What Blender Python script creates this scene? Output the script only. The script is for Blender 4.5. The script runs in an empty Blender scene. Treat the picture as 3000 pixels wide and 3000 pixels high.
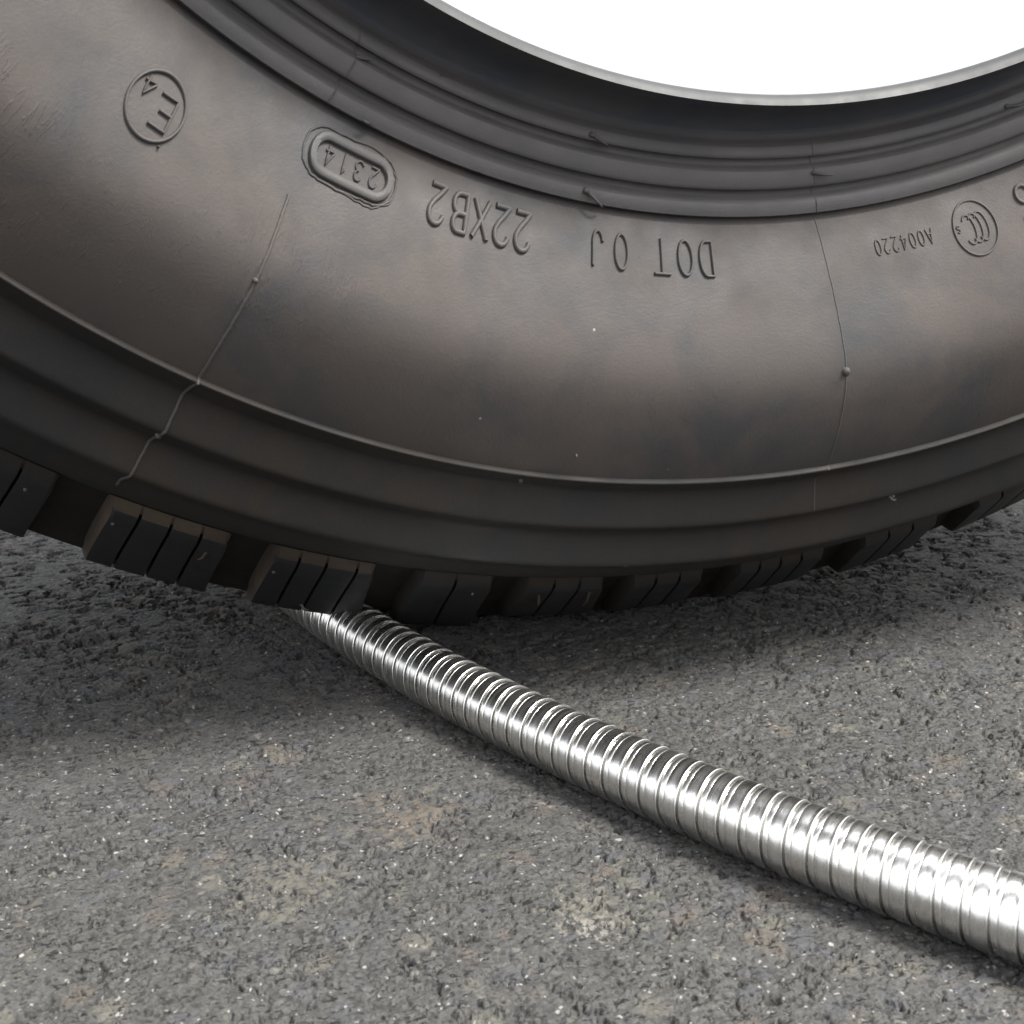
import bpy, bmesh, math
import numpy as np
from mathutils import Vector, Matrix
C = bpy.context.scene
col = C.collection
R_ = math.radians
rng = np.random.default_rng(7)

# ---------------------------------------------------------------- camera
cam = bpy.data.cameras.new('camera'); cam_o = bpy.data.objects.new('camera', cam); col.objects.link(cam_o)
YAW, PITCH, ROLL = 0.31278, 0.28900, -0.00414
fw = Vector((math.sin(YAW)*math.cos(PITCH), math.cos(YAW)*math.cos(PITCH), -math.sin(PITCH)))
rt = Vector((math.cos(YAW), -math.sin(YAW), 0)); up = rt.cross(fw)
r2 = rt*math.cos(ROLL)+up*math.sin(ROLL); u2 = -rt*math.sin(ROLL)+up*math.cos(ROLL)
CAM = Vector((-0.24261, -0.62750, 0.23247))
cam_o.matrix_world = Matrix(((r2.x, u2.x, -fw.x, CAM.x), (r2.y, u2.y, -fw.y, CAM.y), (r2.z, u2.z, -fw.z, CAM.z), (0, 0, 0, 1)))
cam.sensor_width = 36; cam.lens = 36*4064.9/3000
cam.clip_start = 0.01; cam.clip_end = 500
cam.dof.use_dof = True; cam.dof.focus_distance = 0.52; cam.dof.aperture_fstop = 32
C.camera = cam_o

# ---------------------------------------------------------------- light
SUN_EL, SUN_AZ = 56, 124            # azimuth measured from +y (away from the camera) towards +x
w = bpy.data.worlds.new('World'); C.world = w; w.use_nodes = True
nt = w.node_tree; nt.nodes.clear()
sky = nt.nodes.new('ShaderNodeTexSky'); sky.sky_type = 'NISHITA'; sky.sun_disc = False
sky.sun_elevation = R_(SUN_EL); sky.sun_rotation = R_(SUN_AZ); sky.air_density = 1.0; sky.dust_density = 6.0; sky.ozone_density = 1.0
hs = nt.nodes.new('ShaderNodeHueSaturation'); hs.inputs['Saturation'].default_value = 0.22
bg = nt.nodes.new('ShaderNodeBackground'); bg.inputs['Strength'].default_value = 0.12
wo = nt.nodes.new('ShaderNodeOutputWorld')
def wn_(t, **k):
    x = nt.nodes.new('ShaderNode'+t)
    for a, v in k.items(): setattr(x, a, v)
    return x
geo = wn_('TexCoord'); sx = wn_('SeparateXYZ'); nt.links.new(geo.outputs['Generated'], sx.inputs[0])
mz = wn_('Math', operation='MAXIMUM'); nt.links.new(sx.outputs[2], mz.inputs[0]); mz.inputs[1].default_value = 0
ma = wn_('Math', operation='MULTIPLY_ADD'); nt.links.new(mz.outputs[0], ma.inputs[0]); ma.inputs[1].default_value = 1.25; ma.inputs[2].default_value = .75   # overcast sky: brightest overhead
cw = wn_('VectorMath', operation='SCALE'); cw.inputs[0].default_value = (1.95, 1.98, 2.04); nt.links.new(ma.outputs[0], cw.inputs['Scale'])
cl = nt.nodes.new('ShaderNodeMix'); cl.data_type = 'RGBA'; cl.inputs[0].default_value = 0.8; nt.links.new(cw.outputs[0], cl.inputs[7])   # thick white cloud cover over the clear sky
nt.links.new(sky.outputs[0], hs.inputs['Color']); nt.links.new(hs.outputs[0], cl.inputs[6]); nt.links.new(cl.outputs[2], bg.inputs[0]); nt.links.new(bg.outputs[0], wo.inputs[0])
sun = bpy.data.lights.new('sun', 'SUN'); sun.energy = 1.5; sun.angle = R_(20); sun.color = (1, .97, .92)
sun_o = bpy.data.objects.new('sun', sun); col.objects.link(sun_o)
sd = Vector((math.sin(R_(SUN_AZ))*math.cos(R_(SUN_EL)), math.cos(R_(SUN_AZ))*math.cos(R_(SUN_EL)), math.sin(R_(SUN_EL))))
sun_o.rotation_euler = sd.to_track_quat('Z', 'Y').to_euler()
V = C.view_settings; V.view_transform = 'Standard'; V.look = 'None'; V.gamma = 1; V.use_curve_mapping = False
V.exposure = 2.85

# ---------------------------------------------------------------- helpers
def tag(o, label=None, cat=None, group=None, kind=None):
    for k, v in (('label', label), ('category', cat), ('group', group), ('kind', kind)):
        if v: o[k] = v
    return o
def obj(name, verts, faces, mat, parent=None, uv=None, sharp=None, mats=None, smooth=True):
    me = bpy.data.meshes.new(name)
    me.from_pydata([tuple(map(float, v)) for v in verts], [], [tuple(f) for f in faces])
    for m in ([mat] if not mats else [mat]+mats): me.materials.append(m)
    if smooth: me.polygons.foreach_set('use_smooth', [True]*len(me.polygons))
    if uv is not None:
        l = me.uv_layers.new(name='UVMap'); li = np.empty(len(me.loops), dtype=np.int32); me.loops.foreach_get('vertex_index', li)
        l.data.foreach_set('uv', np.asarray(uv, dtype=np.float32)[li].ravel())
    me.update()
    if sharp: me.set_sharp_from_angle(angle=R_(sharp))
    o = bpy.data.objects.new(name, me); col.objects.link(o)
    if parent: o.parent = parent
    return o
class N:                                             # small node helper
    def __init__(s, name):
        s.m = bpy.data.materials.new(name); s.m.use_nodes = True; s.t = s.m.node_tree; s.t.nodes.clear()
        s.out = s.t.nodes.new('ShaderNodeOutputMaterial'); s.b = s.t.nodes.new('ShaderNodeBsdfPrincipled'); s.L(s.b.outputs[0], s.out.inputs[0])
    def L(s, a, b): s.t.links.new(a, b)
    def n(s, t, **k):
        x = s.t.nodes.new('ShaderNode'+t)
        for a, v in k.items(): setattr(x, a, v)
        return x
    def put(s, inp, v):
        if hasattr(v, 'is_output') or isinstance(v, bpy.types.NodeSocket): s.L(v, inp)
        else: inp.default_value = v
    def math(s, op, a, b=0.0, clamp=False):
        x = s.n('Math', operation=op, use_clamp=clamp); s.put(x.inputs[0], a); s.put(x.inputs[1], b); return x.outputs[0]
    def mix(s, f, a, b):
        x = s.n('Mix', data_type='RGBA'); s.put(x.inputs[0], f)
        for i, v in ((6, a), (7, b)): s.put(x.inputs[i], (*v, 1) if isinstance(v, tuple) and len(v) == 3 else v)
        return x.outputs[2]
    def noise(s, vec, sc, det=4, ro=.55, dist=0):
        x = s.n('TexNoise'); s.put(x.inputs['Vector'], vec); x.inputs['Scale'].default_value = sc; x.inputs['Detail'].default_value = det; x.inputs['Roughness'].default_value = ro; x.inputs['Distortion'].default_value = dist; return x
    def voro(s, vec, sc, feat='F1', rnd=1):
        x = s.n('TexVoronoi', feature=feat); s.put(x.inputs['Vector'], vec); x.inputs['Scale'].default_value = sc; x.inputs['Randomness'].default_value = rnd; return x
    def map(s, vec, sc=(1, 1, 1), loc=(0, 0, 0), rot=(0, 0, 0)):
        x = s.n('Mapping'); s.put(x.inputs[0], vec); x.inputs['Scale'].default_value = sc; x.inputs['Location'].default_value = loc; x.inputs['Rotation'].default_value = rot; return x.outputs[0]
    def ramp(s, v, pts):
        x = s.n('ValToRGB'); s.put(x.inputs[0], v); e = x.color_ramp.elements
        while len(e) < len(pts): e.new(.5)
        for q, (p, c) in zip(e, pts): q.position = p; q.color = (c, c, c, 1) if not isinstance(c, tuple) else (*c, 1)
        return x.outputs[0]
    def bump(s, h, dist, st=1, nrm=None):
        x = s.n('Bump'); s.put(x.inputs['Height'], h); x.inputs['Distance'].default_value = dist; x.inputs['Strength'].default_value = st
        if nrm is not None: s.L(nrm, x.inputs['Normal'])
        return x.outputs[0]

# ---------------------------------------------------------------- materials
def rubber(name, base, alt, blue, rough=.62, spec=.45, cracks=True):
    m = N(name); tc = m.n('TexCoord'); P = tc.outputs['Object']; U = tc.outputs['UV']
    n1 = m.noise(P, 9, 5, .6, .6); n2 = m.noise(P, 26, 6, .62, .4); n3 = m.noise(P, 1400, 2, .6)
    c = m.mix(m.ramp(n1.outputs[0], [(.38, 0.), (.62, 1.)]), base, alt)
    c = m.mix(m.ramp(n2.outputs[0], [(.46, 0.), (.66, .85)]), c, blue)
    c = m.mix(m.math('MULTIPLY', n3.outputs[0], .16), c, (.085, .078, .072))
    # sparse pale dust specks
    v = m.voro(P, 260); sp = m.math('LESS_THAN', v.outputs['Distance'], .13)
    wn = m.n('TexWhiteNoise'); m.L(v.outputs['Color'], wn.inputs[0]); sp = m.math('MULTIPLY', sp, m.math('GREATER_THAN', wn.outputs[0], .9988))
    c = m.mix(sp, c, (.16, .15, .135))
    m.L(c, m.b.inputs['Base Color'])
    rg = m.noise(P, 40, 4, .6); m.L(m.ramp(rg.outputs[0], [(.3, rough-.1), (.7, rough+.12)]), m.b.inputs['Roughness'])
    m.b.inputs['Specular IOR Level'].default_value = spec
    h1 = m.noise(P, 900, 3, .6); nb = m.bump(h1.outputs[0], .00012, .8 if name[:4] != 'pale' else .15)
    h2 = m.noise(P, 34, 3, .5); nb = m.bump(h2.outputs[0], .0006, .5, nb)
    if cracks:
        # fine hairline creases running across the sidewall in patches
        a1 = m.noise(m.map(U, (330, 46, 1), rot=(0, 0, .30)), 1.0, 3, .6, .4)
        line = m.ramp(m.math('ABSOLUTE', m.math('SUBTRACT', a1.outputs[0], .5)), [(.0, 1.), (.030, 0.)])
        msk = m.ramp(m.noise(m.map(U, (14, 40, 1)), 1, 3, .6).outputs[0], [(.44, 0.), (.58, 1.)])
        m2 = m.ramp(m.noise(U, 110, 2, .6).outputs[0], [(.42, 0.), (.56, 1.)])
        sep = m.n('SeparateXYZ'); m.L(U, sep.inputs[0])
        gate = m.ramp(m.math('MULTIPLY', m.math('ADD', sep.outputs[0], .5), 2.0), [(.55, 1.), (.80, .10)])     # creasing worse on the left flank
        gv = m.ramp(m.math('MULTIPLY', sep.outputs[1], 10.), [(.36, 0.), (.62, 1.)])
        ln = m.math('MULTIPLY', m.math('MULTIPLY', m.math('MULTIPLY', line, msk), gv), m.math('MULTIPLY', m2, gate))
        nb = m.bump(ln, .00045, .42, nb)
    m.L(nb, m.b.inputs['Normal'])
    return m.m
M_side = rubber('dusty_sidewall_rubber', (.0425, .0345, .0305), (.034, .0290, .0265), (.0195, .0203, .0225), spec=.27, rough=.60)
M_bead = rubber('bead_rubber', (.034, .037, .045), (.040, .040, .044), (.024, .029, .040), cracks=False, spec=.35, rough=.5)  # bluish tint stands in for sky reflected in the bead
M_rib = rubber('cool_grey_rib_rubber', (.050, .0455, .0455), (.044, .041, .0415), (.034, .034, .037), cracks=False, spec=.32, rough=.55)
M_toe = rubber('pale_chafed_rubber', (.027, .0295, .030), (.024, .0265, .028), (.020, .023, .025), cracks=False, spec=.4, rough=.55)  # separate lip tone, sheen of the strongly lit lip put into the colour
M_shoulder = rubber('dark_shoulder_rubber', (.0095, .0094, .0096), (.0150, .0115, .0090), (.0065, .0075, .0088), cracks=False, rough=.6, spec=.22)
M_block = rubber('dark_tread_rubber', (.0085, .0095, .0105), (.0105, .0105, .0105), (.0065, .008, .0095), cracks=False, rough=.58, spec=.25)
M_void = rubber('brown_stained_void_rubber', (.008, .007, .006), (.014, .009, .006), (.006, .0055, .005), cracks=False, spec=.15)  # brown stain, plus the shade of deep gaps put into the colour
M_dust = rubber('dust_caked_bevel_rubber', (.060, .047, .034), (.034, .024, .017), (.028, .024, .020), cracks=False, spec=.15)
M_edge = rubber('worn_bevel_rubber', (.0120, .0105, .0090), (.015, .0112, .0085), (.009, .0088, .0085), cracks=False, spec=.2)  # bevels darkened in the colour so these blocks sink into shade
M_letter = rubber('raised_letter_rubber', (.049, .042, .0385), (.039, .036, .034), (.030, .030, .031), cracks=False, spec=.30)

def steel():
    m = N('galvanised_steel_strip'); tc = m.n('TexCoord'); U = tc.outputs['UV']; P = tc.outputs['Object']
    n1 = m.noise(m.map(U, (1, 220, 1)), 3.0, 5, .65); n2 = m.noise(P, 90, 4, .6); n3 = m.noise(P, 900, 2, .5)
    c = m.mix(m.ramp(n2.outputs[0], [(.35, 0.), (.7, 1.)]), (.78, .77, .74), (.68, .68, .67))
    c = m.mix(m.math('MULTIPLY', n1.outputs[0], .35), c, (.70, .69, .66))
    m.L(c, m.b.inputs['Base Color']); m.b.inputs['Metallic'].default_value = 1
    m.L(m.ramp(m.math('ADD', m.math('MULTIPLY', n1.outputs[0], .6), m.math('MULTIPLY', n2.outputs[0], .4)), [(.3, .20), (.7, .36)]), m.b.inputs['Roughness'])
    nb = m.bump(n1.outputs[0], .00006, .6); nb = m.bump(n2.outputs[0], .0005, .25, nb); nb = m.bump(n3.outputs[0], .00003, .5, nb)
    m.L(nb, m.b.inputs['Normal'])
    return m.m
M_steel = steel()

def asphalt():
    m = N('worn_asphalt'); tc = m.n('TexCoord'); P0 = tc.outputs['Object']
    wn = m.noise(P0, 120, 3, .6); wv = m.n('VectorMath', operation='MULTIPLY_ADD'); m.L(wn.outputs['Color'], wv.inputs[0]); wv.inputs[1].default_value = (.006, .006, .006); m.L(P0, wv.inputs[2]); P = wv.outputs[0]
    big = m.noise(P0, 14, 4, .6); mid = m.noise(P, 150, 5, .7); fine = m.noise(P0, 1100, 3, .65)
    c = m.mix(m.ramp(mid.outputs[0], [(.3, 0.), (.7, 1.)]), (.0310, .0304, .0283), (.0475, .0463, .0428))
    c = m.mix(m.ramp(big.outputs[0], [(.35, 0.), (.7, .55)]), c, (.038, .037, .0392))
    tn = m.noise(P, 62, 4, .62, .3); c = m.mix(m.ramp(tn.outputs[0], [(.61, 0.), (.72, .45)]), c, (.084, .076, .060))
    tn2 = m.noise(m.map(P, loc=(.5, .9, .2)), 75, 3, .6, .3); c = m.mix(m.ramp(tn2.outputs[0], [(.66, 0.), (.74, .4)]), c, (.080, .062, .048))
    for sc_, lo_, hi_ in ((1000, .78, 1.28), (360, .86, 1.15)):      # every grain its own grey
        v_ = m.voro(P, sc_); w_ = m.n('TexWhiteNoise'); m.L(v_.outputs['Color'], w_.inputs[0])
        mr = m.n('MapRange'); m.L(w_.outputs[0], mr.inputs[0]); mr.inputs[3].default_value = lo_; mr.inputs[4].default_value = hi_
        vm = m.n('VectorMath', operation='SCALE'); m.L(c, vm.inputs[0]); m.L(mr.outputs[0], vm.inputs['Scale']); c = vm.outputs[0]
    def cellpick(sc, lo, colr, amt, edge=.42, seed=0.):
        nonlocal c
        v = m.voro(m.map(P, loc=(seed, seed*.7, 0)), sc); w_ = m.n('TexWhiteNoise'); m.L(v.outputs['Color'], w_.inputs[0])
        k = m.math('GREATER_THAN', w_.outputs[0], lo); d = m.ramp(v.outputs['Distance'], [(edge*.7, amt), (edge, 0.)])
        c = m.mix(m.math('MULTIPLY', k, d), c, colr)
    cellpick(70, .95, (.085, .070, .054), .30, .6, .3)       # brownish stones worn through the binder
    cellpick(85, .975, (.078, .060, .050), .30, .55, .9)     # pinkish stones
    cellpick(95, .93, (.095, .090, .072), .34, .55, 1.7)     # pale cream stones
    cellpick(110, .86, (.045, .047, .053), .40, .6, 2.3)     # blue grey stones
    cellpick(300, .965, (.12, .115, .10), .45, .5, .5)       # sand grains
    cellpick(650, .94, (.17, .165, .155), .85, .40, 1.1)      # pale mineral flecks
    cellpick(420, .991, (.22, .21, .20), .9, .38, 4.1)       # bright mineral flecks
    bit_shade = m.noise(m.map(P0, (.6, 1, 1), loc=(.3, .1, 0)), 520, 4, .62, .5); bm_ = m.ramp(m.noise(P0, 70, 3, .6).outputs[0], [(.36, .35), (.54, 1.)])
    c = m.mix(m.math('MULTIPLY', m.ramp(bit_shade.outputs[0], [(.575, 0.), (.60, .97)]), bm_), c, (.006, .0058, .0057))      # black bitumen between the grains, with the shade of pits painted in
    ck = m.noise(m.map(P0, (42, 95, 60), rot=(0, 0, .25)), 1.0, 6, .68, .25); ckl = m.ramp(m.math('ABSOLUTE', m.math('SUBTRACT', ck.outputs[0], .5)), [(.0, 1.), (.014, 0.)])
    ckm = m.ramp(m.noise(P0, 48, 3, .6).outputs[0], [(.47, 0.), (.55, .95)]); ck2 = m.ramp(m.noise(P0, 260, 2, .6).outputs[0], [(.40, 0.), (.48, 1.)])
    c = m.mix(m.math('MULTIPLY', m.math('MULTIPLY', ckl, ckm), ck2), c, (.006, .0058, .0057))
    # stained patches of pale stone
    for px, py, r_, cc_, th_ in ((-.1093, -.2918, .011, (.26, .25, .22), .52), (-.1050, -.2850, .020, (.082, .077, .064), .50), (-.1436, -.2118, .022, (.070, .058, .046), .50), (-.1878, -.2408, .026, (.070, .066, .055), .50)):
        dv = m.n('VectorMath', operation='DISTANCE'); m.L(P, dv.inputs[0]); dv.inputs[1].default_value = (px, py, 0)
        f_ = m.math('SUBTRACT', m.noise(P, 300, 4, .65).outputs[0], m.math('MULTIPLY', m.math('DIVIDE', dv.outputs['Value'], r_), .22))
        c = m.mix(m.ramp(f_, [(th_-.14, 0.), (th_-.02, .8)]), c, cc_)
    cellpick(560, .80, (.013, .0125, .0125), .75, .5, 3.1)   # dark grit
    m.L(c, m.b.inputs['Base Color'])
    m.b.inputs['Roughness'].default_value = .78; m.b.inputs['Specular IOR Level'].default_value = .25
    vb = m.voro(P, 520); nb = m.bump(vb.outputs['Distance'], .0006, .55); nb = m.bump(fine.outputs[0], .0004, .8, nb); nb = m.bump(mid.outputs[0], .0012, .5, nb)
    m.L(nb, m.b.inputs['Normal'])
    return m.m
M_asph = asphalt()

# ---------------------------------------------------------------- ground: one sheet, real grain and pits near the tyre
def hsh(ix, iy, s):
    n = (ix.astype(np.int64)*374761393+iy.astype(np.int64)*668265263+s*974634533) & 0xffffffff
    n = ((n ^ (n >> 13))*1274126177) & 0xffffffff; n = (n ^ (n >> 16))
    n = (n*2246822519) & 0xffffffff; n = n ^ (n >> 15)
    return (n & 0xffffff)/float(0xffffff)
def vnoise(x, y, s):
    ix, iy = np.floor(x), np.floor(y); fx, fy = x-ix, y-iy; fx = fx*fx*(3-2*fx); fy = fy*fy*(3-2*fy)
    a, b, c, d = hsh(ix, iy, s), hsh(ix+1, iy, s), hsh(ix, iy+1, s), hsh(ix+1, iy+1, s)
    return (a*(1-fx)+b*fx)*(1-fy)+(c*(1-fx)+d*fx)*fy
def fbm(x, y, s, o=3):
    t = 0; a = .5; n = 0
    for i in range(o): t = t+a*vnoise(x*2**i, y*2**i, s+i); n += a; a *= .55
    return t/n
def worley(x, y, s):
    ix, iy = np.floor(x), np.floor(y); f1 = np.full_like(x, 9.); f2 = f1.copy(); cid = np.zeros_like(x)
    for dx in (-1, 0, 1):
        for dy in (-1, 0, 1):
            cx, cy = ix+dx, iy+dy; px = cx+hsh(cx, cy, s); py = cy+hsh(cx, cy, s+1); d = np.hypot(px-x, py-y); k = hsh(cx, cy, s+2)
            lt = d < f1; f2 = np.where(lt, f1, np.minimum(f2, d)); cid = np.where(lt, k, cid); f1 = np.where(lt, d, f1)
    return f1, f2, cid
def sst(e0, e1, v): t = np.clip((v-e0)/(e1-e0), 0, 1); return t*t*(3-2*t)
def ground_height(x, y):
    wx = x+.004*(fbm(x/.006, y/.006, 50, 3)-.5); wy = y+.004*(fbm(x/.006, y/.006, 60, 3)-.5)
    f1, f2, c1 = worley(wx/.0085, wy/.0085, 10)
    g1, g2, c2 = worley(wx/.0030, wy/.0030, 20)
    k1, k2, c3 = worley(x/.0014, y/.0014, 30)
    m1 = sst(.50, .62, fbm(x/.022, y/.022, 70)); m2 = sst(.46, .60, fbm(x/.012, y/.012, 80))
    h = -.0007*m1*(1-sst(.0, .17, f2-f1))                       # crevices between larger stones
    h += -.0005*m2*(1-sst(.0, .20, g2-g1))*(c2 > .3)
    h += .0002*(c1-.6)*sst(0, .25, f2-f1)+.00018*(c2-.6)*sst(0, .3, g2-g1)+.00022*(c3-.5)*sst(0, .35, k2-k1)
    h += -.0018*sst(.585, .63, fbm(x/.0052, y/.0030, 90, 4))*(.25+.75*m2)
    h += -.0014*sst(.50, .56, 1-np.abs(fbm(x/.020, y/.0085, 120, 5)-.5)*9)*sst(.50, .60, fbm(x/.03, y/.03, 130))*sst(.42, .5, fbm(x/.006, y/.006, 140))      # open pits
    h += .0011*(fbm(x/.05, y/.05, 95)-.6)
    return h-.0002
cx0, cy0 = -.2426, -.6275
NA, NR = 1600, 1400
th = np.linspace(YAW-.80, YAW+.90, NA)
rr = .22*np.exp(np.linspace(0, math.log(1.40/.22), NR))
TH, RR = np.meshgrid(th, rr)
gx = cx0+RR*np.sin(TH); gy = cy0+RR*np.cos(TH)
gz = ground_height(gx.ravel(), gy.ravel()).reshape(gx.shape)
edge = np.minimum(np.minimum(np.arange(NA)[None, :], NA-1-np.arange(NA)[None, :])/90., np.minimum(np.arange(NR)[:, None], NR-1-np.arange(NR)[:, None])/90.)
zm = float(gz.mean()); edge = np.clip(edge, 0, 1); gz = zm+(gz-zm)*edge*edge*(3-2*edge)
verts = np.stack([gx, gy, gz], -1).reshape(-1, 3)
i = (np.arange(NR-1)[:, None]*NA+np.arange(NA-1)[None, :]).ravel()
quads = np.stack([i, i+1, i+NA+1, i+NA], 1)[:, ::-1]
# outer flat rim joined to the same sheet, out to the horizon
loop = np.concatenate([np.arange(NA), np.arange(1, NR)*NA+NA-1, (NR-1)*NA+np.arange(NA-2, -1, -1), np.arange(NR-2, 0, -1)*NA])
mid_p = np.array([cx0+.9*math.sin(YAW), cy0+.9*math.cos(YAW)])
rings = [verts[loop]]; ids = [loop]; base = len(verts); extra = []
for k in (1.25, 3, 12, 60, 250):
    p = rings[0].copy(); p[:, :2] = mid_p+(p[:, :2]-mid_p)*k; p[:, 2] = zm; extra.append(p); ids.append(base+np.arange(len(loop))); base += len(loop)
allv = np.concatenate([verts]+extra)
fq = [quads]
for a, b in zip(ids[:-1], ids[1:]):
    fq.append(np.stack([a, np.roll(a, -1), np.roll(b, -1), b], 1)[:, ::-1])
fq = np.concatenate(fq)
me = bpy.data.meshes.new('ground'); me.vertices.add(len(allv)); me.vertices.foreach_set('co', allv.astype(np.float32).ravel())
me.loops.add(fq.size); me.loops.foreach_set('vertex_index', fq.astype(np.int32).ravel())
me.polygons.add(len(fq)); me.polygons.foreach_set('loop_start', np.arange(0, fq.size, 4, dtype=np.int32))
me.update(calc_edges=True); me.polygons.foreach_set('use_smooth', np.ones(len(fq), dtype=bool)); me.materials.append(M_asph)
if me.polygons[0].normal.z < 0: me.flip_normals()
g = bpy.data.objects.new('ground', me); col.objects.link(g); tag(g, kind='structure')

# ---------------------------------------------------------------- tyre
RAD = .53
tyre = bpy.data.objects.new('truck_tyre', None); col.objects.link(tyre)
tyre.location = (0, 0, .01482); tyre.rotation_euler = (.22433, 0, 0)
tag(tyre, 'large black truck tyre standing on its tread on asphalt and on the steel conduit', 'tyre')

def P3(r, a, th):   # th radians from the bottom, + to the right; a = outward towards the camera
    return np.array((r*math.sin(th), -a, RAD-r*math.cos(th)))
def revolve(name, prof, mat, segs=720, parent=tyre, sharp=38, closed=False, mats=None, pick=None):
    prof = np.array(prof, float); n = len(prof)
    s = np.concatenate([[0], np.cumsum(np.hypot(*np.diff(prof, axis=0).T))])
    th = np.arange(segs+1)/segs*2*math.pi-math.pi
    r, a = prof[:, 0], prof[:, 1]
    X = np.stack([r[None, :]*np.sin(th)[:, None], np.broadcast_to(-a[None, :], (segs+1, n)), RAD-r[None, :]*np.cos(th)[:, None]], -1).reshape(-1, 3)
    uv = np.stack([np.broadcast_to((th*.4)[:, None], (segs+1, n)), np.broadcast_to(s[None, :], (segs+1, n))], -1).reshape(-1, 2)
    F = []
    for i in range(segs):
        for j in range(n-1):
            F.append((i*n+j, i*n+j+1, (i+1)*n+j+1, (i+1)*n+j))
    o = obj(name, X, F, mat, parent, uv=uv, mats=mats, sharp=None)
    if pick:
        idx = np.array([pick(prof[j], prof[j+1]) for j in range(n-1)]*segs, dtype=np.int32); o.data.polygons.foreach_set('material_index', idx)
    bm = bmesh.new(); bm.from_mesh(o.data); bmesh.ops.remove_doubles(bm, verts=bm.verts, dist=1e-6); bm.to_mesh(o.data); bm.free()
    o.data.set_sharp_from_angle(angle=R_(sharp))
    return o
def smooth_pts(pts, it=1):          # Chaikin on a profile
    for _ in range(it):
        q = [pts[0]]
        for a, b in zip(pts[:-1], pts[1:]):
            q += [(.75*a[0]+.25*b[0], .75*a[1]+.25*b[1]), (.25*a[0]+.75*b[0], .25*a[1]+.75*b[1])]
        pts = q+[pts[-1]]
    return pts

E3 = (.3203, .1245)
r0, a0, r1, a1 = .3203, .1240, .4118, .1515
side = [(r0+(r1-r0)*t, a0-.0018+(a1-a0)*t+.0018*t+.0132*4*t*(1-t)) for t in np.linspace(.02, 1, 34)]
rib_prof = smooth_pts([(.2935, .1150), (.2950, .1162), (.2958, .1182), (.2966, .1196)], 2)+[(.2990, .1206), (.2999, .1209), (.3004, .1206), (.3006, .1186)]+\
    smooth_pts([(.3010, .1182), (.3024, .1184), (.3034, .1190), (.3040, .1208), (.3048, .1219)], 2)+[(.3098, .1227), (.3108, .1228), (.3113, .1224), (.3115, .1203)]+\
    smooth_pts([(.3119, .1199), (.3132, .1201), (.3143, .1207), (.3150, .1226), (.3159, .1238)], 2)+[(.3193, .1244), (.3203, .1245), (.3208, .1240), (.3211, .1219)]
side_prof = [(.3211, .1219)]+smooth_pts([(.3214, .1216), (.3300, .1292), (.3450, .1405), (.3590, .1500), (.3690, .1552), (.3790, .1570), (.3920, .1562), (.4030, .1542), (.4118, .1515)], 3)
# --- bead
inner = [(.480, .0400), (.455, .0850), (.42, .1150), (.38, .1270), (.34, .1180), (.305, .1040), (.282, .0900), (.270, .0950)]
toe_prof = [(.2960, .0980), (.2860, .1130)]+smooth_pts([(.2815, .1225), (.2766, .1275), (.2757, .1300), (.2766, .1324), (.2785, .1344)], 2)
bead_prof = [(.2785, .1344)]+\
    smooth_pts([(.2788, .1338), (.2802, .1300), (.2830, .1235), (.2870, .1180), (.2915, .1152), (.2935, .1150)], 2)
revolve('bead', bead_prof, M_bead)
revolve('bead_toe', toe_prof, M_toe)
revolve('rim_ribs', rib_prof, M_rib, sharp=50)
revolve('sidewall', side_prof, M_side)
# --- shoulder: lip and soft scallops below it
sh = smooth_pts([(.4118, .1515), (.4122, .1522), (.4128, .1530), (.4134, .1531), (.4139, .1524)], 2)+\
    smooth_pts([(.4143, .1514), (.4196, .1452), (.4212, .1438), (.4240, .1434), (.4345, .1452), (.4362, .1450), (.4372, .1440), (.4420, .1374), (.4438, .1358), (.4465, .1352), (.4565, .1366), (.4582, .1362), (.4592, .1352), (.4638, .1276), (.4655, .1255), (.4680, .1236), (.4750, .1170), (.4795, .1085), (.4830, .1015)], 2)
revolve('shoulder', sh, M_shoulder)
# --- tread base: floor of the gaps, crown with its ribs, far shoulder and open far flank
def crown(a): return .530+.006*(1-((a+.047)/.113)**2)
cr = [(.4830, .1015), (.5000, .0855), (.5120, .0745), (.5190, .0680), (.5240, .0650), (.5275, .0618), (.5285, .0590), (.5290, .0450), (.5190, .0400), (.5190, .0160)]
for a_, b_ in ((.014, -.016), (-.024, -.056), (-.064, -.096)):
    cr += [(.5195, a_+.001), (crown(a_), a_), (crown(b_), b_), (.5195, b_-.001)]
cr += [(.5190, -.1030), (crown(-.104), -.104), (crown(-.13), -.13), (.5300, -.1600), (.5180, -.1760), (.5060, -.1860), (.4960, -.1900), (.4900, -.1880), (.4900, -.1830), (.4960, -.1760), (.5050, -.1500), (.5080, -.0500), (.5040, .0200), (.4800, .0700)]
revolve('tread_base', cr, M_void, sharp=30)
revolve('inner_liner', [(.4800, .0700), (.4550, .1150), (.42, .1350), (.38, .1330), (.34, .1150), (.315, .1080), (.302, .0960), (.2960, .0980)], M_void)

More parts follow.
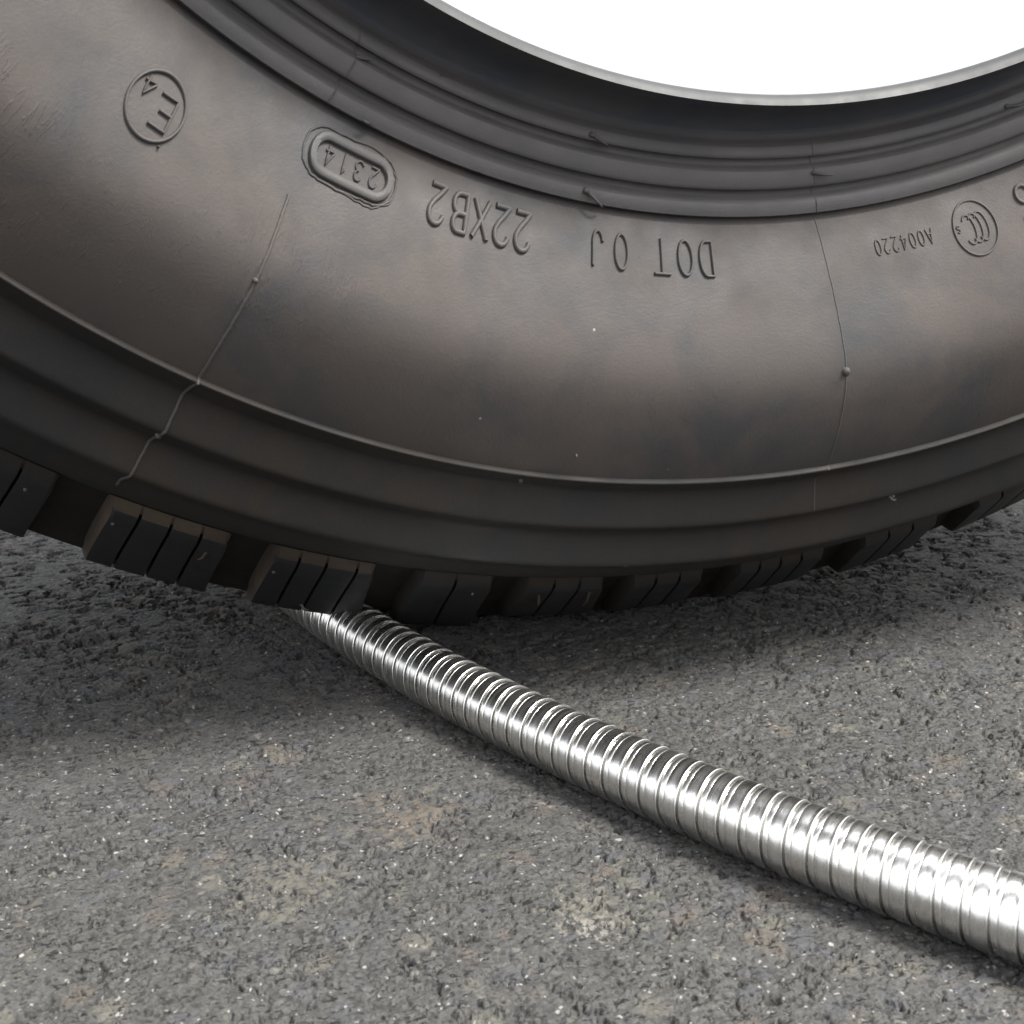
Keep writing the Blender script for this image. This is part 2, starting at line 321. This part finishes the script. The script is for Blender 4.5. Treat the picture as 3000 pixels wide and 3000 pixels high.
# --- tread blocks with sipes
FL = [(.4800, .1080), (.4960, .0900), (.5190, .0560), (.5190, .0180)]
def block_mesh(tl, tr, bl, br, sipes, drop=0.0):
    # rows along the face, columns across; every column carries (theta_top, theta_bottom, depth below the face)
    rows = [(.4796, .1090, None, 0.0), (.4852, .1080, 0, .08), (.4900, .1040, 0, .18), (.5020, .0928, 0, .42), (.5140, .0815, 0, .68), (.5240-drop*.5, .0718, 0, .88), (.5292-drop, .0668, 0, .985), (.5304-drop, .0640, 0, 1.0), (.5335-drop, .0450, 0, 1.0), (.5350-drop, .0205, 0, 1.0), (.5190, .0185, None, 1.0)]
    cols = [(tl-.36, bl-.34, .0068), (tl-.13, bl-.14, .0018), (tl, bl, .0), (tl+.12, bl+.12, -.0001)]
    for st, sb in sipes:
        hw = .070
        cols += [(st-hw-.10, sb-hw-.10, 0), (st-hw, sb-hw, 0.0001), (st-hw+.01, sb-hw+.01, .005), (st+hw-.01, sb+hw-.01, .005), (st+hw, sb+hw, .0001), (st+hw+.10, sb+hw+.10, 0)]
    cols += [(tr-.14, br-.14, 0), (tr, br, .0004), (tr+.05, br+.05, .0075)]
    vs = []
    for ri, (r, a, z, f) in enumerate(rows):
        nr, na = (.71, .70) if f < 1 else (1, .0)
        if f == 1.0 and ri == 7: nr, na = .93, .36
        for ci, (t, b, dpt) in enumerate(cols):
            tb = t+(b-t)*f
            tb += .025*math.sin(f*math.pi*2)*(dpt == 0 or True)
            q = 0 if z is None else dpt
            if ri == 1 and 0 < dpt == .005: q = .0015
            # rounded upper corners
            rr_, aa_ = r, a
            if ri == 1 and ci in (0, 1, 2): aa_ -= .0022; rr_ -= .0001
            if ri == 1 and ci >= len(cols)-2: aa_ -= .0016
            vs.append(P3(rr_-nr*q, aa_-na*q, R_(tb)))
    n = len(cols); F = []; mi = []
    for i in range(len(rows)-1):
        for j in range(n-1):
            F.append((i*n+j, i*n+j+1, (i+1)*n+j+1, (i+1)*n+j)); mi.append(1 if (i == 0 or j < 2) else 0)
    return vs, F, mi
def tread_block(tl, tr, bl, br, sipes, drop=0, dust=False):
    vs, F, mi = block_mesh(tl, tr, bl, br, sipes, drop)
    o = obj('tread_block', vs, F, M_block, tyre, mats=[M_dust if dust else M_edge], smooth=True)
    o.data.polygons.foreach_set('material_index', np.array(mi, dtype=np.int32))
    o.data.set_sharp_from_angle(angle=R_(32))
    bv = o.modifiers.new('bevel', 'BEVEL'); bv.width = .0011; bv.segments = 3; bv.limit_method = 'ANGLE'; bv.angle_limit = R_(40)
    return o
BL = [(-37.6, -31.25, -36.2, -30.05, [(-36.0, -34.5), (-34.35, -32.9), (-32.75, -31.55)], 0),
      (-28.65, -23.40, -27.30, -21.85, [(-27.45, -26.10), (-26.05, -24.60), (-24.65, -23.20)], 0),
      (-21.10, -16.40, -19.65, -14.40, [(-20.00, -18.45), (-18.70, -17.20), (-17.20, -15.80)], -.0005),
      (-14.00, -10.35, -12.55, -8.80, [(-12.25, -10.65)], -.0015),
      (-8.55, -4.50, -7.30, -2.60, [(-7.10, -5.78), (-5.75, -4.45)], .004),
      (-2.90, 1.00, -1.60, 2.30, [(-1.60, -.30), (-.30, 1.00)], .004),
      (3.00, 7.90, 4.30, 9.10, [(4.20, 5.50), (5.40, 6.70), (6.60, 7.90)], .003),
      (10.20, 14.60, 11.50, 15.9, [(11.7, 13.0), (13.1, 14.4)], 0),
      (17.0, 21.6, 18.3, 22.9, [(18.5, 19.8), (20.0, 21.3)], 0),
      (24.0, 28.6, 25.3, 29.9, [(25.5, 26.8), (27.0, 28.3)], 0)]
protos = [tread_block(*b, dust=i in (1, 2)) for i, b in enumerate(BL)]
src = protos[-1]; Cc = Vector((0, 0, RAD))
for k in range(1, 42):
    dl = R_(7.0*k)
    if 28.6+7.0*k > 322: break
    c = src.copy(); col.objects.link(c); c.parent = tyre
    rot = Matrix.Rotation(-dl, 4, 'Y'); c.matrix_local = Matrix.Translation(Cc) @ rot @ Matrix.Translation(-Cc)

# --- surface of the flank, for everything that sits on it
SP = np.array(rib_prof+side_prof[1:]+sh[1:]); _o = np.argsort(SP[:, 0]); SP = SP[_o]
def surf_a(r): return float(np.interp(r, SP[:, 0], SP[:, 1]))
BLK = np.array([(.4852, .1080), (.530, .066)])
def on(r, th, h, blk=False):
    if blk: a = float(np.interp(r, BLK[:, 0], BLK[:, 1])); n = (.71, .70)
    else:
        a = surf_a(r); d = (surf_a(r+.0025)-surf_a(r-.0025))/.005; L = math.hypot(1, d); n = (-d/L, 1/L)
        if r < .3215: n = (0, 1)
    return P3(r+n[0]*h, a+n[1]*h, th)
def ridge(path, w, h, closed=False, prof=None, sink=.0003):
    """raised round-topped rib following path of (r, theta) on the flank"""
    prof = prof or [(-.5, None), (-.42, .55), (-.22, .93), (.0, 1.0), (.22, .93), (.42, .55), (.5, None)]
    vs = []; F = []; n = len(path); m = len(prof)
    P = [np.array((t*.334 if True else 0, r)) for r, t in path]
    xy = np.array([(r*t, r) for r, t in path])
    for i in range(n):
        a = xy[(i-1) % n] if (closed or i > 0) else xy[i]; b = xy[(i+1) % n] if (closed or i < n-1) else xy[i]
        d = b-a; d = d/(np.linalg.norm(d)+1e-12); nn = np.array((-d[1], d[0]))
        for u, hh in prof:
            r = path[i][0]+nn[1]*u*w; t = path[i][1]+nn[0]*u*w/path[i][0]
            vs.append(on(r, t, -sink if hh is None else hh*h))
    for i in range(n if closed else n-1):
        for j in range(m-1):
            k = (i+1) % n; F.append((i*m+j, i*m+j+1, k*m+j+1, k*m+j))
    if not closed:
        F.append(tuple(range(m))[::-1]); F.append(tuple((n-1)*m+j for j in range(m)))
    return vs, F
def arc(cx, cy, rx, ry, a0, a1, n=14): return [(cx+rx*math.cos(R_(a0+(a1-a0)*i/n)), cy+ry*math.sin(R_(a0+(a1-a0)*i/n))) for i in range(n+1)]
GL = {   # stroke glyphs in a box 0..1 wide, 0..1 high
 '0': [(arc(.5, .5, .42, .5, 0, 360, 28)[:-1], True)],
 'O': [(arc(.5, .5, .46, .5, 0, 360, 28)[:-1], True)],
 'D': [([(.06, 0), (.06, .5), (.06, 1), (.40, 1)]+arc(.46, .5, .44, .5, 90, -90, 16)+[(.40, 0)], True)],
 'T': [([(.5, 0), (.5, .5), (.5, 1)], False), ([(.02, 1), (.5, 1.0), (.98, 1)], False)],
 'J': [([(.82, 1), (.82, .55), (.82, .32)]+arc(.47, .32, .35, .32, 0, -175, 12), False)],
 '2': [(arc(.5, .70, .42, .30, 165, -20, 14)+[(.70, .42), (.32, .18), (.08, 0)], False), ([(.08, 0), (.5, 0), (.95, 0)], False)],
 'X': [([(.05, 0), (.5, .5), (.95, 1)], False), ([(.95, 0), (.5, .5), (.05, 1)], False)],
 'B': [([(.1, 0), (.1, .5), (.1, 1), (.5, 1)]+arc(.52, .76, .34, .24, 90, -90, 10)+[(.3, .52), (.12, .52)], False), ([(.12, .52), (.5, .52)]+arc(.52, .26, .40, .26, 90, -90, 10)+[(.3, 0), (.1, 0)], False)],
 '3': [(arc(.47, .74, .38, .26, 160, -90, 12)+arc(.47, .25, .43, .25, 90, -160, 12), False)],
 '1': [([(.55, 0), (.55, .5), (.55, 1), (.28, .78)], False)],
 '4': [([(.72, 0), (.72, .5), (.72, 1), (.38, .62), (.06, .26), (.5, .26), (1.0, .26)], False)],
 'E': [([(.95, 0), (.5, 0), (.05, 0), (.05, .5), (.05, 1), (.5, 1), (.95, 1)], False), ([(.05, .5), (.4, .5), (.72, .5)], False)],
 'A': [([(.02, 0), (.26, .5), (.5, 1), (.74, .5), (.98, 0)], False), ([(.22, .36), (.5, .36), (.78, .36)], False)],
 'S': [(arc(.5, .74, .40, .26, 20, 270, 14)+arc(.5, .24, .42, .24, 90, -160, 14), False)],
 'C': [(arc(.5, .5, .46, .5, 42, 318, 16), False)],
}
def glyph(ch, rc, thc, hgt, wid, sw, sh_, rot=0.0, dx=0, dy=0):
    out = ([], [])
    for pts, cl in GL[ch]:
        dense = []
        n = len(pts)
        for i in range(n if cl else n-1):
            p, q = pts[i], pts[(i+1) % n]; L = math.hypot((p[0]-q[0])*wid, (p[1]-q[1])*hgt); k = max(1, int(L/.0012))
            dense += [(p[0]+(q[0]-p[0])*j/k, p[1]+(q[1]-p[1])*j/k) for j in range(k)]
        if not cl: dense.append(pts[-1])
        path = []
        for x, y in dense:
            X = (x-.5)*wid; Y = (y-.5)*hgt; X, Y = X*math.cos(rot)-Y*math.sin(rot)+dx, X*math.sin(rot)+Y*math.cos(rot)+dy
            path.append((rc+Y, R_(thc)-X/rc))
        v, f = ridge(path, sw, sh_, cl); b = len(out[0]); out[0].extend(v); out[1].extend([tuple(i+b for i in q) for q in f])
    return out
def join(*ms):
    V_, F_ = [], []
    for v, f in ms: b = len(V_); V_ += list(v); F_ += [tuple(i+b for i in q) for q in f]
    return V_, F_
def part(name, m, mat=M_letter, label=None, sharp=55):
    o = obj(name, m[0], m[1], mat, tyre, sharp=sharp)
    bm = bmesh.new(); bm.from_mesh(o.data); bmesh.ops.recalc_face_normals(bm, faces=bm.faces); bm.to_mesh(o.data); bm.free()
    if label: o['label'] = label
    return o
RC = .3338
part('lettering', join(*[glyph(c, RC, t, .0102, w_*.95, .00105, .0010) for c, t, w_ in (('D', -3.85, .0062), ('O', -5.25, .0062), ('T', -6.85, .0068), ('0', -9.55, .0060), ('J', -11.15, .0056))]), label='raised letters reading DOT 0J')
part('lettering', join(*[glyph(c, RC, t, .0108, .0060, .00180, .0012) for c, t in (('2', -16.05), ('2', -17.40), ('X', -18.75), ('B', -20.10), ('2', -21.55))]), label='thick raised letters reading 22XB2')
def ring_path(rc, thc, rx, ry, n=48): return [(rc+ry*math.sin(2*math.pi*i/n), R_(thc)-rx*math.cos(2*math.pi*i/n)/rc) for i in range(n)]
def capsule(rc, thc, hx, rad, n=16):
    pts = [(hx+rad*math.cos(t), rad*math.sin(t)) for t in np.linspace(-math.pi/2, math.pi/2, n)]+[(x, rad) for x in np.linspace(hx, -hx, 12)[1:-1]]+[(-hx+rad*math.cos(t), rad*math.sin(t)) for t in np.linspace(math.pi/2, 1.5*math.pi, n)]+[(x, -rad) for x in np.linspace(-hx, hx, 12)[1:-1]]
    return [(rc+y, R_(thc)-x/rc) for x, y in pts]
flat = [(-.5, None), (-.46, .7), (-.36, 1), (0, 1.02), (.36, 1), (.46, .7), (.5, None)]
# date plate: capsule rim, ragged flash round it, four digits
part('date_plate', join(ridge(capsule(.3340, -26.95, .0087, .0050), .0029, .0015, True, flat)), label='raised oval rim of the date plate')
rag = capsule(.3338, -27.0, .0092, .0073, 26); rag = [(r+.0002*math.sin(i*.45+1)+rng.normal()*.00016, t+rng.normal()*.0003) for i, (r, t) in enumerate(rag)]
part('moulding_flash', join(ridge(rag, .0009, .0005, True), ridge([(r+.0011*abs(math.sin(i*.31)), t*1.0) for i, (r, t) in enumerate(rag)][30:62], .0006, .0004, False)), M_side)
part('lettering', join(*[glyph(c, .3340, t, .0054, .0031, .00075, .0008) for c, t in (('2', -25.55), ('3', -26.50), ('1', -27.40), ('4', -28.30))]), label='small raised digits 2314 inside the oval')
# approval mark: E4 in a circle
part('emblem', join(ridge(ring_path(.3475, -37.45, .0088, .0091, 60), .0012, .0011, True), glyph('E', .3475, -37.45, .0088, .0060, .0010, .0011, dx=-.0026, dy=.0004), glyph('4', .3475, -37.45, .0052, .0038, .0009, .0010, dx=.0043, dy=-.0032)), label='circled approval mark E4')
# compulsory mark and its number
part('lettering', join(*[glyph(c, .3345, t, .0046, .0025, .00065, .00045) for c, t in zip('A004220', np.linspace(11.85, 8.15, 7))]), label='small raised code A004220')
cc = [ridge(ring_path(.3360, 15.02, .0086, .0086, 56), .0008, .0006, True)]
for k, dx in enumerate((-.0028, -.0002, .0024)): cc.append(glyph('C', .3360, 15.02, .0092, .0052, .0007, .0005, dx=dx))
cc.append(glyph('S', .3360, 15.02, .0022, .0014, .0005, .0004, dx=.0066, dy=-.001))
part('emblem', join(*cc), label='round mark with three nested C shapes')
part('lettering', join(glyph('S', .3340, 18.95, .0112, .0066, .0014, .0009)), label='raised letter cut by the right picture edge')

# --- mould seams (fine ridges running across the flank)
def seam(pts, w, h, mat=M_side):
    P = []
    for (ra, ta), (rb, tb) in zip(pts[:-1], pts[1:]):
        k = max(2, int(abs(rb-ra)/.0006)); P += [(ra+(rb-ra)*j/k, R_(ta+(tb-ta)*j/k)) for j in range(k)]
    P.append((pts[-1][0], R_(pts[-1][1])))
    P = [(r, t+.00012*math.sin(r*900)+.0001*math.sin(r*2300)) for r, t in P]
    return ridge(P, w, h, False)
part('mould_seam', seam([(.3490, -29.75), (.3744, -29.72), (.4000, -29.68), (.4118, -29.6), (.4352, -29.5), (.4570, -29.55), (.4690, -29.4)], .0013, .0007), M_letter)
part('mould_seam', seam([(.2950, -29.6), (.3050, -29.0), (.3200, -29.4)], .0007, .0004))
part('mould_seam', seam([(.2960, 3.9), (.3060, 4.0), (.3203, 4.3), (.3450, 4.45), (.3711, 4.48), (.4118, 4.35), (.4355, 4.4)], .0006, .00022))
# --- vent nibs: stubs and curled hairs left by the mould
def tube(pts, rads, n=8):
    vs = []; F = []
    pts = [Vector(p) for p in pts]
    for i, p in enumerate(pts):
        d = (pts[min(i+1, len(pts)-1)]-pts[max(i-1, 0)]).normalized(); a = d.orthogonal().normalized(); b = d.cross(a)
        if i and a.dot(pa) < 0: pass
        if i: a = (pa-d*pa.dot(d)).normalized(); b = d.cross(a)
        pa = a
        for k in range(n):
            t = 2*math.pi*k/n; vs.append(tuple(p+rads[i]*(a*math.cos(t)+b*math.sin(t))))
    for i in range(len(pts)-1):
        for k in range(n): F.append((i*n+k, i*n+(k+1) % n, (i+1)*n+(k+1) % n, (i+1)*n+k))
    F.append(tuple(range(n))[::-1]); F.append(tuple((len(pts)-1)*n+k for k in range(n)))
    return vs, F
def nib(r, t, rad=.0009, blk=False, mat=M_letter):
    t = R_(t); return part('vent_nib', tube([on(r, t, -.0004, blk), on(r, t, .0004, blk), on(r+.0001, t, .0010, blk), on(r+.0002, t, .0013, blk)], [rad*1.2, rad, rad*.85, rad*.3]), mat)
def hair(r, t, dr, dt, L=.008, blk=False, mat=M_letter, lift=.0022):
    t = R_(t); P = []; k = 9
    for i in range(k):
        s = i/(k-1); P.append(on(r+dr*L*s*s*(.4+.6*s) if False else r+dr*L*s, t+dt*L*s/r, -.0003+lift*math.sin(min(1, s*1.3)*math.pi*.62)+.0002, blk))
    return part('vent_nib', tube(P, [.0010]+[.00065-.00035*i/(k-1) for i in range(k-1)]), mat)
for a in ((.2985, -12.6, .35, .9, .0072), (.3167, -12.2, .55, .85, .0076), (.3061, 3.9, .15, 1, .0070), (.2992, 19.2, .1, 1, .0062), (.3040, -29.0, -.3, .95, .0050), (.3200, -26.7, -.1, -.9, .0035)): hair(*a)
for a in ((.2962, -23.7, .0006), (.3167, -12.3, .0011), (.2985, -12.75, .0009), (.3744, -29.75, .0009), (.3711, 4.45, .0016), (.4024, -10.6, .0005), (.3560, -36.5, .0004), (.4172, -12.73, .0009), (.4389, -29.55, .0012), (.4379, 9.2, .0009)): nib(*a)
hair(.4379, 9.0, .1, .9, .003)
for a in ((.4934, -31.9, .0008), (.4941, -28.0, .0008), (.4968, -20.4, .0008), (.4925, -10.8, .0007)): nib(*a, blk=True)
hair(.4947, -23.7, .9, -.2, .0045, True, mat=M_dust); hair(.4930, -7.3, .9, .35, .006, True, lift=.003, mat=M_dust); hair(.4901, -4.8, .95, .2, .010, True, lift=.003, mat=M_dust); hair(.5235, -17.6, .1, .9, .004, True)

# ---------------------------------------------------------------- flexible steel conduit
DH, PS = .02490, .0078406
x0, y0, hd, kap = -.12062, -.11438, -1.24356, 1.0773
def path(s):
    # constant gentle curve in front of the tyre, straightening out behind it
    if s >= 0:
        t = hd+kap*s; return x0+(math.sin(t)-math.sin(hd))/kap, y0-(math.cos(t)-math.cos(hd))/kap, t
    t = hd+kap*s; return x0+(math.sin(t)-math.sin(hd))/kap, y0-(math.cos(t)-math.cos(hd))/kap, t
prof = [(.0, -.05), (.020, -.22), (.027, -2.0), (.112, -2.1), (.120, -.60), (.128, -.56), (.20, -.53), (.32, -.46), (.338, -.50), (.352, -.66), (.366, -.46), (.385, -.33), (.42, -.25), (.60, -.17), (.80, -.16), (.875, -.15), (.925, -.09), (.955, -.03), (.985, -.02)]
NP = 60; K0, K1 = -62, 78
vs = []; uv = []; m_ = NP+1
cols_ = [(k, f, o) for k in range(K0, K1) for f, o in prof]
SC = np.array([path((k+f)*PS) for k, f, o in cols_])
jit = rng.normal(size=K1-K0+2)*.00006
for ci, (k, f, o) in enumerate(cols_):
    for j in range(NP+1):
        ph = 2*math.pi*j/NP; s = (k+f)*PS+PS*(ph/(2*math.pi))+jit[k-K0]*(1-j/NP)+jit[k-K0+1]*(j/NP)
        t = hd+kap*s; X = x0+(math.sin(t)-math.sin(hd))/kap; Y = y0-(math.cos(t)-math.cos(hd))/kap
        rad = DH/2+o*.001-.00005
        nx, ny = -math.sin(t), math.cos(t)
        # phi measured from straight down, so the helix closes on the underside
        u_, z_ = math.sin(ph)*rad, -math.cos(ph)*rad
        vs.append((X+nx*u_, Y+ny*u_, DH/2+z_-.0006)); uv.append((ph/(2*math.pi)*.073*1.0, s))
F = []
nc = len(cols_)
for i in range(nc-1):
    for j in range(NP): F.append((i*m_+j, (i+1)*m_+j, (i+1)*m_+j+1, i*m_+j+1))
# helix: the end of turn k meets the start of turn k+1 along the underside seam
hose = obj('steel_conduit', vs, F, M_steel, None, uv=uv, sharp=50)
tag(hose, 'shiny ribbed flexible steel conduit lying on asphalt, pinned under the truck tyre', 'conduit')
bm = bmesh.new(); bm.from_mesh(hose.data); bmesh.ops.remove_doubles(bm, verts=bm.verts, dist=5e-6); bmesh.ops.recalc_face_normals(bm, faces=bm.faces); bm.to_mesh(hose.data); bm.free()
hose.data.set_sharp_from_angle(angle=R_(27))
